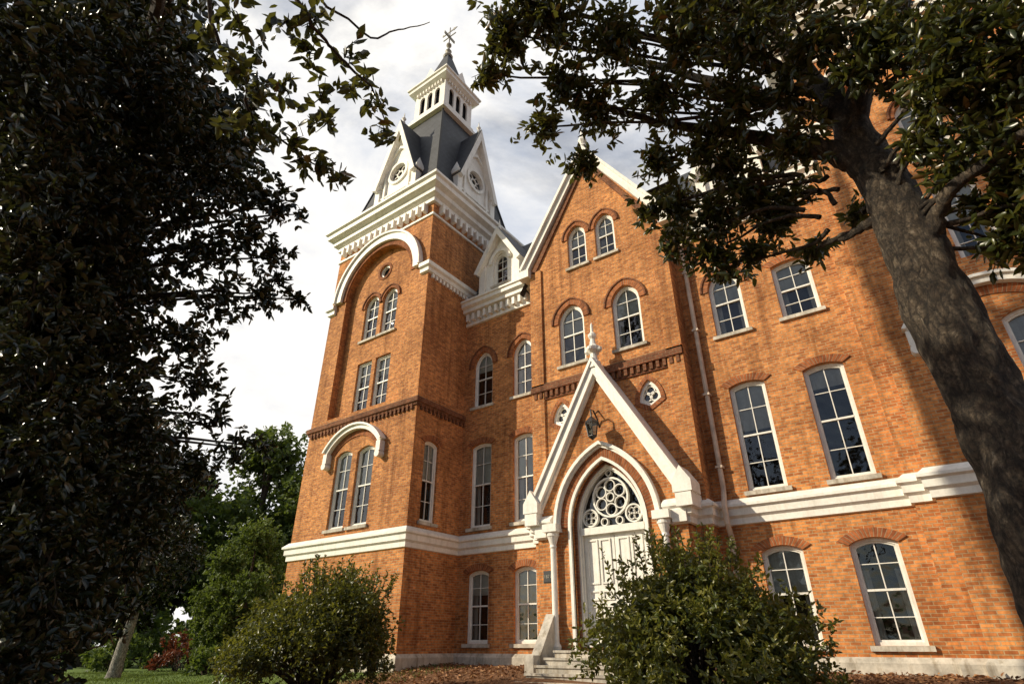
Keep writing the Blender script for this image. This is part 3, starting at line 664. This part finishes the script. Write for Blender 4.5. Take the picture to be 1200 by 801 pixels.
lb=[(-5.2,-.1,4.6),(-5.4,.3,5.2),(-5.5,.8,5.7),(-5.5,.4,4.3),(-6.0,1.0,5.2),(-5.9,1.25,5.6,.5),(-5.9,.5,3.7),(-6.1,1.1,4.2),(-6.1,1.6,5.0),(-5.9,2.1,5.0,.55),(-5.75,2.5,5.0,.42),(-5.65,2.75,4.95,.28),(-5.55,2.95,4.9,.16),(-5.7,1.8,5.4,.38),(-6.2,.9,3.1),(-6.8,1.7,3.9),(-6.4,2.2,4.3,.6),(-6.05,2.6,4.5,.45),(-6.1,3.1,4.0,.36),(-5.95,3.4,4.0,.24),(-5.95,2.95,4.4,.3),(-6.4,2.7,3.8,.45),(-6.5,1.2,2.4),(-7.1,1.9,3.1),(-6.8,2.5,3.3,.5),(-6.6,1.6,1.7),(-7.3,2.4,2.3),(-7.2,3.0,3.0,.42),(-6.7,1.8,.9),(-7.4,2.6,1.4),(-7.6,3.1,1.8,.55),(-7.2,3.75,2.3,.3),(-7.1,4.0,2.35,.18),(-7.4,3.4,2.0,.38),(-7.2,3.3,2.6,.32),(-6.7,2.0,.4),(-7.5,2.7,.7,.6),(-6.7,2.0,-.2),(-7.8,3.2,1.1,.5)]
lb=[b if len(b)==4 else (*b,.68) for b in lb]
back=[(b[0]*1.18-.2,b[1]*1.18-.1,b[2]*1.15,.9) for b in lb if b[3]>.6]+[(-8,1.2,z,1.3) for z in (0,1.2,2.4,3.8,5.2,6.6,8)]+[(-7.5,2.4,6.8,.9),(-6.6,.6,7.0,1.0),(-5.2,-.6,6.2,.8),(-8.5,2.6,8.5,1.2),(-9.2,1.0,9.8,1.2),(-8.4,1.2,11,.9)]
limb([(-8.1,1.5,-1.7),(-8,1.4,0),(-8,1.3,3),(-8.1,1.3,6),(-8.2,1.2,9),(-8.3,1.2,11)],[.4,.28,.24,.2,.12,.05],.02,12)
hb=[(-2.9,.7,3.5),(-2.8,.8,3.6),(-2.6,1.0,3.7),(-2.6,1.2,3.6),(-3.0,1.1,3.4),(-2.9,1.2,3.5),(-2.5,1.4,3.7),(-2.6,1.6,3.7),(-2.9,1.6,3.5),(-2.6,1.9,3.5),(-3.2,1.6,3.3),(-3.1,1.7,3.3),(-3.1,1.9,3.3),(-3.2,1.3,3.3),(-3.3,1.1,3.3),(-2.7,.7,3.75),(-3.0,.9,3.45),(-2.45,1.1,3.7),(-2.8,1.45,3.55),(-2.55,1.75,3.62),(-3.15,1.5,3.4)]
hb=[(*b,.15) for b in hb]
limb([(-8.1,1.3,6.2),(-6,.9,6.2),(-4,.5,5.0),(-3.0,.5,4.1),(-3.0,.75,3.6),(-3.05,1.0,3.5),(-3.2,1.2,3.4),(-3.2,1.7,3.35),(-3.1,1.9,3.3)],[.12,.08,.04,.018,.014,.012,.01,.007,.004],.015,7)
limb([(-6,.9,6.2),(-4,.6,5.4),(-2.6,.8,4.2),(-2.45,.95,3.75),(-2.45,1.2,3.62),(-2.5,1.45,3.66),(-2.5,1.7,3.62),(-2.6,1.95,3.5)],[.07,.04,.018,.014,.012,.01,.007,.004],.015,7)
limb([(-2.6,.8,4.2),(-2.5,1.5,4.1),(-2.3,1.65,4.15),(-2.1,1.8,4.25)],[.012,.009,.006,.003],.015,5)
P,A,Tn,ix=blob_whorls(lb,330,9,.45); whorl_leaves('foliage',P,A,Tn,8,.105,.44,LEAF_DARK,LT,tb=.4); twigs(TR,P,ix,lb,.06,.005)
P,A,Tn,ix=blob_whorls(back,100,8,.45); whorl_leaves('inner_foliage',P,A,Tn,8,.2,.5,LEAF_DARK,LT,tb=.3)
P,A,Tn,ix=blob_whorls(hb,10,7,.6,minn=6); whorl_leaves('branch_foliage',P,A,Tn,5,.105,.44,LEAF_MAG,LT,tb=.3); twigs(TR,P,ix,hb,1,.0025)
for b in lb:
    c=Vector(b[:3]); q=Vector((-8,1.4,b[2]-.4)); limb([q,q.lerp(c,.5)+Vector((0,0,.1)),c],[.05,.025,.007],.02,5,3)
TR.build(True)
def shrub(name,c,rx,rz,n,size,mat,k=6,wr=.42,tb=.5,pv=260,lo=-.35):
    e=empty(name); bl=[]
    for i in range(n):
        d=Vector([random.gauss(0,1) for _ in range(3)]).normalized(); d.z=abs(d.z)*1.15+lo
        f=random.uniform(.45,.92)
        bl.append((c[0]+d.x*rx*f,c[1]+d.y*rx*f,c[2]+d.z*rz*f,rx*random.uniform(.2,.34)))
    P,A,Tn,ix=blob_whorls(bl,pv,k,.5,.45); whorl_leaves('foliage',P,A,Tn,k,size,wr,mat,e,tb=tb,droop=.05)
    SPp=[];SPa=[]
    m=M('stems',BARK,e); z0=float(gz(c[0],c[1]))
    for i in range(n//2):
        a=random.uniform(0,6.28); f=random.uniform(.2,.9); s0=Vector((c[0]+math.cos(a)*rx*f*.75,c[1]+math.sin(a)*rx*f*.75,c[2]+rz*(1.0-.45*f*f)*.6)); h=rz*random.uniform(.15,.34)
        s1=s0+Vector((math.cos(a)*.2*f,math.sin(a)*.2*f,h)); tube(m,[s0,s0.lerp(s1,.5),s1],[.01,.007,.003],4)
        for q in range(5): SPp.append(s0.lerp(s1,.3+.7*q/4)); SPa.append((s1-s0).normalized())
    if SPp: whorl_leaves('sprays',np.array(SPp),np.array(SPa),np.full(len(SPp),.15),5,size,wr,mat,e,tb=tb,droop=0)
    for b in bl[:]:
        q=Vector((c[0]+random.uniform(-.2,.2),c[1]+random.uniform(-.2,.2),z0-.05)); t=Vector(b[:3]); pp,rr=smoothpts([q,q.lerp(t,.5)+Vector((0,0,.15)),t],[.03,.02,.008],4,.01); tube(m,pp,rr,5)
    m.build(True); return e
shrub('evergreen_shrub',(-11.1,8.5,.2),1.95,1.75,95,.09,LEAF_SHRUB,tb=.3,pv=330,lo=-.5)
shrub('evergreen_shrub',(-3.6,9.9,.12),2.0,1.85,95,.095,LEAF_SHRUB,tb=.6,pv=300,lo=-.5)
shrub('red_shrub',(-27,13.6,-.4),1.2,1.0,10,.16,LEAF_RED)
shrub('azalea_bush',(-13.2,4.0,-.9),.5,.35,8,.08,PETAL)
for x,y,r in ((-30,12.5,1.4),(-33,15,1.6),(-22.8,13.2,.9),(-28.5,16,1.5),(-20.6,11.3,.7)): shrub('hedge_bush',(x,y,-.5),r,r*.8,14,.18,LEAF_BG)
def tree(name,x,y,h,r,mat,n=26,size=.35,trunk=.25,low=.25,pv=26,tb=.5,bk=None,lean=0):
    e=empty(name); z0=float(gz(x,y)); bl=[]
    for i in range(n):
        t=random.random(); z=z0+h*(low+(1-low)*t); rr=r*math.sin(math.pi*min(1,.18+.78*t))**.7*random.uniform(.3,.85); a=random.uniform(0,6.28)
        bl.append((x+lean*t+rr*math.cos(a),y+rr*math.sin(a),z,r*random.uniform(.28,.45)))
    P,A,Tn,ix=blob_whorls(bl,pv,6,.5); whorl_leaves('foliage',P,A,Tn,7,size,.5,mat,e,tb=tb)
    m=M('trunk',bk or BARK,e); p,rr=smoothpts([(x,y,z0-.2),(x,y,z0+.2),(x+.1+lean*.2,y,z0+h*.4),(x+lean*.5,y,z0+h*.85)],[trunk*1.5,trunk*1.1,trunk*.7,trunk*.2],6,.02); tube(m,p,rr,10)
    for b in bl[::2]:
        q=Vector((x+lean*.3,y,z0+h*.25+ (b[2]-z0)*.4)); p,rr=smoothpts([q,q.lerp(Vector(b[:3]),.5),b[:3]],[trunk*.3,trunk*.2,trunk*.1],3,.03); tube(m,p,rr,5)
    m.build(True)
tree('holly_tree',-24,14.2,5.4,2.0,LEAF_BG,44,.14,.12,.1,180,.6)
tree('crape_myrtle_tree',-24,10,5.5,1.7,LEAF_DARK,26,.16,.2,.42,120,bk=PALEBARK,lean=.7)
tree('oak_tree',-34,20,12.5,4.5,LEAF_BG,44,.3,.4,.15,44,.4)
tree('oak_tree',-38,14,13,5,LEAF_DARK,44,.34,.4,.15,40)
tree('oak_tree',-28,21,8,2.6,LEAF_BG,34,.24,.2,.12,70,.35)
e=empty('oak_tree'); TR=M('trunk_and_limbs',BARK,e)
limb([(-14,-1,-1.8),(-13.8,-.8,5),(-13.4,-.3,11),(-12.5,1,15),(-11.2,2.6,18),(-9.5,4.2,19.6)],[.6,.45,.36,.26,.16,.06],.05,12,6,.05)
ob_=[]
for i in range(26):
    t=random.random(); ob_.append((-13.0+5.6*t+random.uniform(-.9,.9),-1.4+5.4*t+random.uniform(-1.6,1.6),17.5+2.2*t+random.uniform(-1.3,1.3),random.uniform(.5,1.0)))
for b in ob_[::2]:
    c=Vector(b[:3]); q=Vector((-12.5,1,15)); limb([q,q.lerp(c,.5)+Vector((0,0,.4)),c],[.1,.06,.02],.04,5,4)
P,A,Tn,ix=blob_whorls(ob_,32,6,.5); whorl_leaves('foliage',P,A,Tn,7,.22,.5,LEAF_BG,e); TR.build(True)
e=empty('distant_trees'); bl=[]
for i in range(90):
    x=random.uniform(-75,-42); y=random.uniform(8,46); bl.append((x,y,random.uniform(0,11)*random.uniform(.6,1),random.uniform(1.8,3)))
P,A,Tn,ix=blob_whorls(bl,11,6,.5); whorl_leaves('foliage',P,A,Tn,7,.6,.5,LEAF_BG,e,tb=.35)
m=M('trunks',BARK,e)
for b in bl[::3]: tube(m,[(b[0],b[1],-1.2),(b[0]+.2,b[1],b[2])],[.3,.15],6)
m.build()
n=9000; x=rng.uniform(-13,2,n); y=rng.uniform(9.5,14.6,n); ok=~((x>-8.7)&(x<-5.3)&(y>11.3)); ok&=~((x>-9.3)&(x<-4.7)&(y>13.7)); ok&=~((x>0)&(y>14)); x=x[ok]; y=y[ok]; n=len(x)
P=np.stack([x,y,gz(x,y)+.015+.03*rng.random(n)],1); D=rng.normal(size=(n,3)); D[:,2]*=.2
leaves('fallen_leaves',P,D,rng.uniform(.05,.12,n),.4,STRAW,None,rng.random(n))
n=26000; x=rng.uniform(-28,-11.5,n); y=rng.uniform(3,14,n); P=np.stack([x,y,gz(x,y)-.01],1); D=rng.normal(size=(n,3))*.4; D[:,2]=1
leaves('grass_blades',P,D,rng.uniform(.05,.1,n),.12,LEAF_BG,None,rng.uniform(.5,1,n))
# ------------------------------------------------------------ light, sky, camera
az,el=math.radians(225),math.radians(29)
sd=Vector((math.sin(az)*math.cos(el),math.cos(az)*math.cos(el),math.sin(el)))
l=bpy.data.lights.new('sun','SUN'); l.energy=5; l.angle=math.radians(.5); l.color=(1,.88,.67)
lo=bpy.data.objects.new('sun',l); COL.objects.link(lo); lo.rotation_euler=sd.to_track_quat('Z','Y').to_euler(); lo.location=(-20,-20,30)
w=bpy.data.worlds.new('World'); sc.world=w; w.use_nodes=True; nt=w.node_tree; nt.nodes.clear()
o=nt.nodes.new('ShaderNodeOutputWorld'); bg=nt.nodes.new('ShaderNodeBackground'); bg.inputs[1].default_value=.1
sky=nt.nodes.new('ShaderNodeTexSky'); sky.sky_type='NISHITA'; sky.sun_disc=False; sky.sun_elevation=el; sky.sun_rotation=az
tc=nt.nodes.new('ShaderNodeTexCoord'); mp=nt.nodes.new('ShaderNodeMapping'); mp.inputs['Scale'].default_value=(1,1,1.9); mp.inputs['Rotation'].default_value=(.3,.2,.5); nt.links.new(tc.outputs['Generated'],mp.inputs[0])
n1=noise(nt,1.7,9,.6,vec=mp.outputs[0]); n1.inputs['Distortion'].default_value=.3; n2=noise(nt,2.8,9,.6,vec=mp.outputs[0]); n2.inputs['Distortion'].default_value=.35
cc=ramp(nt,n2.outputs[0],[(.38,(7.0,7.4,8.2)),(.49,(9.3,9.3,9.4)),(.57,(11.0,10.7,10.2))])
cf=ramp(nt,n1.outputs[0],[(.36,(.45,.45,.45)),(.48,(1,1,1))])
dt=nt.nodes.new('ShaderNodeVectorMath'); dt.operation='DOT_PRODUCT'; nt.links.new(tc.outputs['Generated'],dt.inputs[0]); dt.inputs[1].default_value=(-.5,.8,.33)
mr=nt.nodes.new('ShaderNodeMapRange'); mr.interpolation_type='SMOOTHSTEP'; nt.links.new(dt.outputs['Value'],mr.inputs[0]); mr.inputs[1].default_value=-.25; mr.inputs[2].default_value=.35; mr.inputs[3].default_value=.12; mr.inputs[4].default_value=1
mu=nt.nodes.new('ShaderNodeMath'); mu.operation='MULTIPLY'; nt.links.new(cf.outputs[0],mu.inputs[0]); nt.links.new(mr.outputs[0],mu.inputs[1])
nt.links.new(mixc(nt,mu.outputs[0],sky.outputs[0],cc.outputs[0]),bg.inputs[0]); nt.links.new(bg.outputs[0],o.inputs[0])
cam=bpy.data.cameras.new('camera'); co=bpy.data.objects.new('camera',cam); COL.objects.link(co)
F=Vector((-.5192,.7121,.4726)).normalized(); Rv=Vector((.808,.5892,0)).normalized(); U=Rv.cross(F).normalized()
mt=Matrix((Rv,U,-F)).transposed().to_4x4(); co.matrix_world=mt
cam.sensor_width=36; cam.lens=19.89; cam.clip_end=2000; cam.clip_start=.05
sc.camera=co
sc.view_settings.view_transform='Standard'; sc.view_settings.look='None'; sc.view_settings.exposure=0
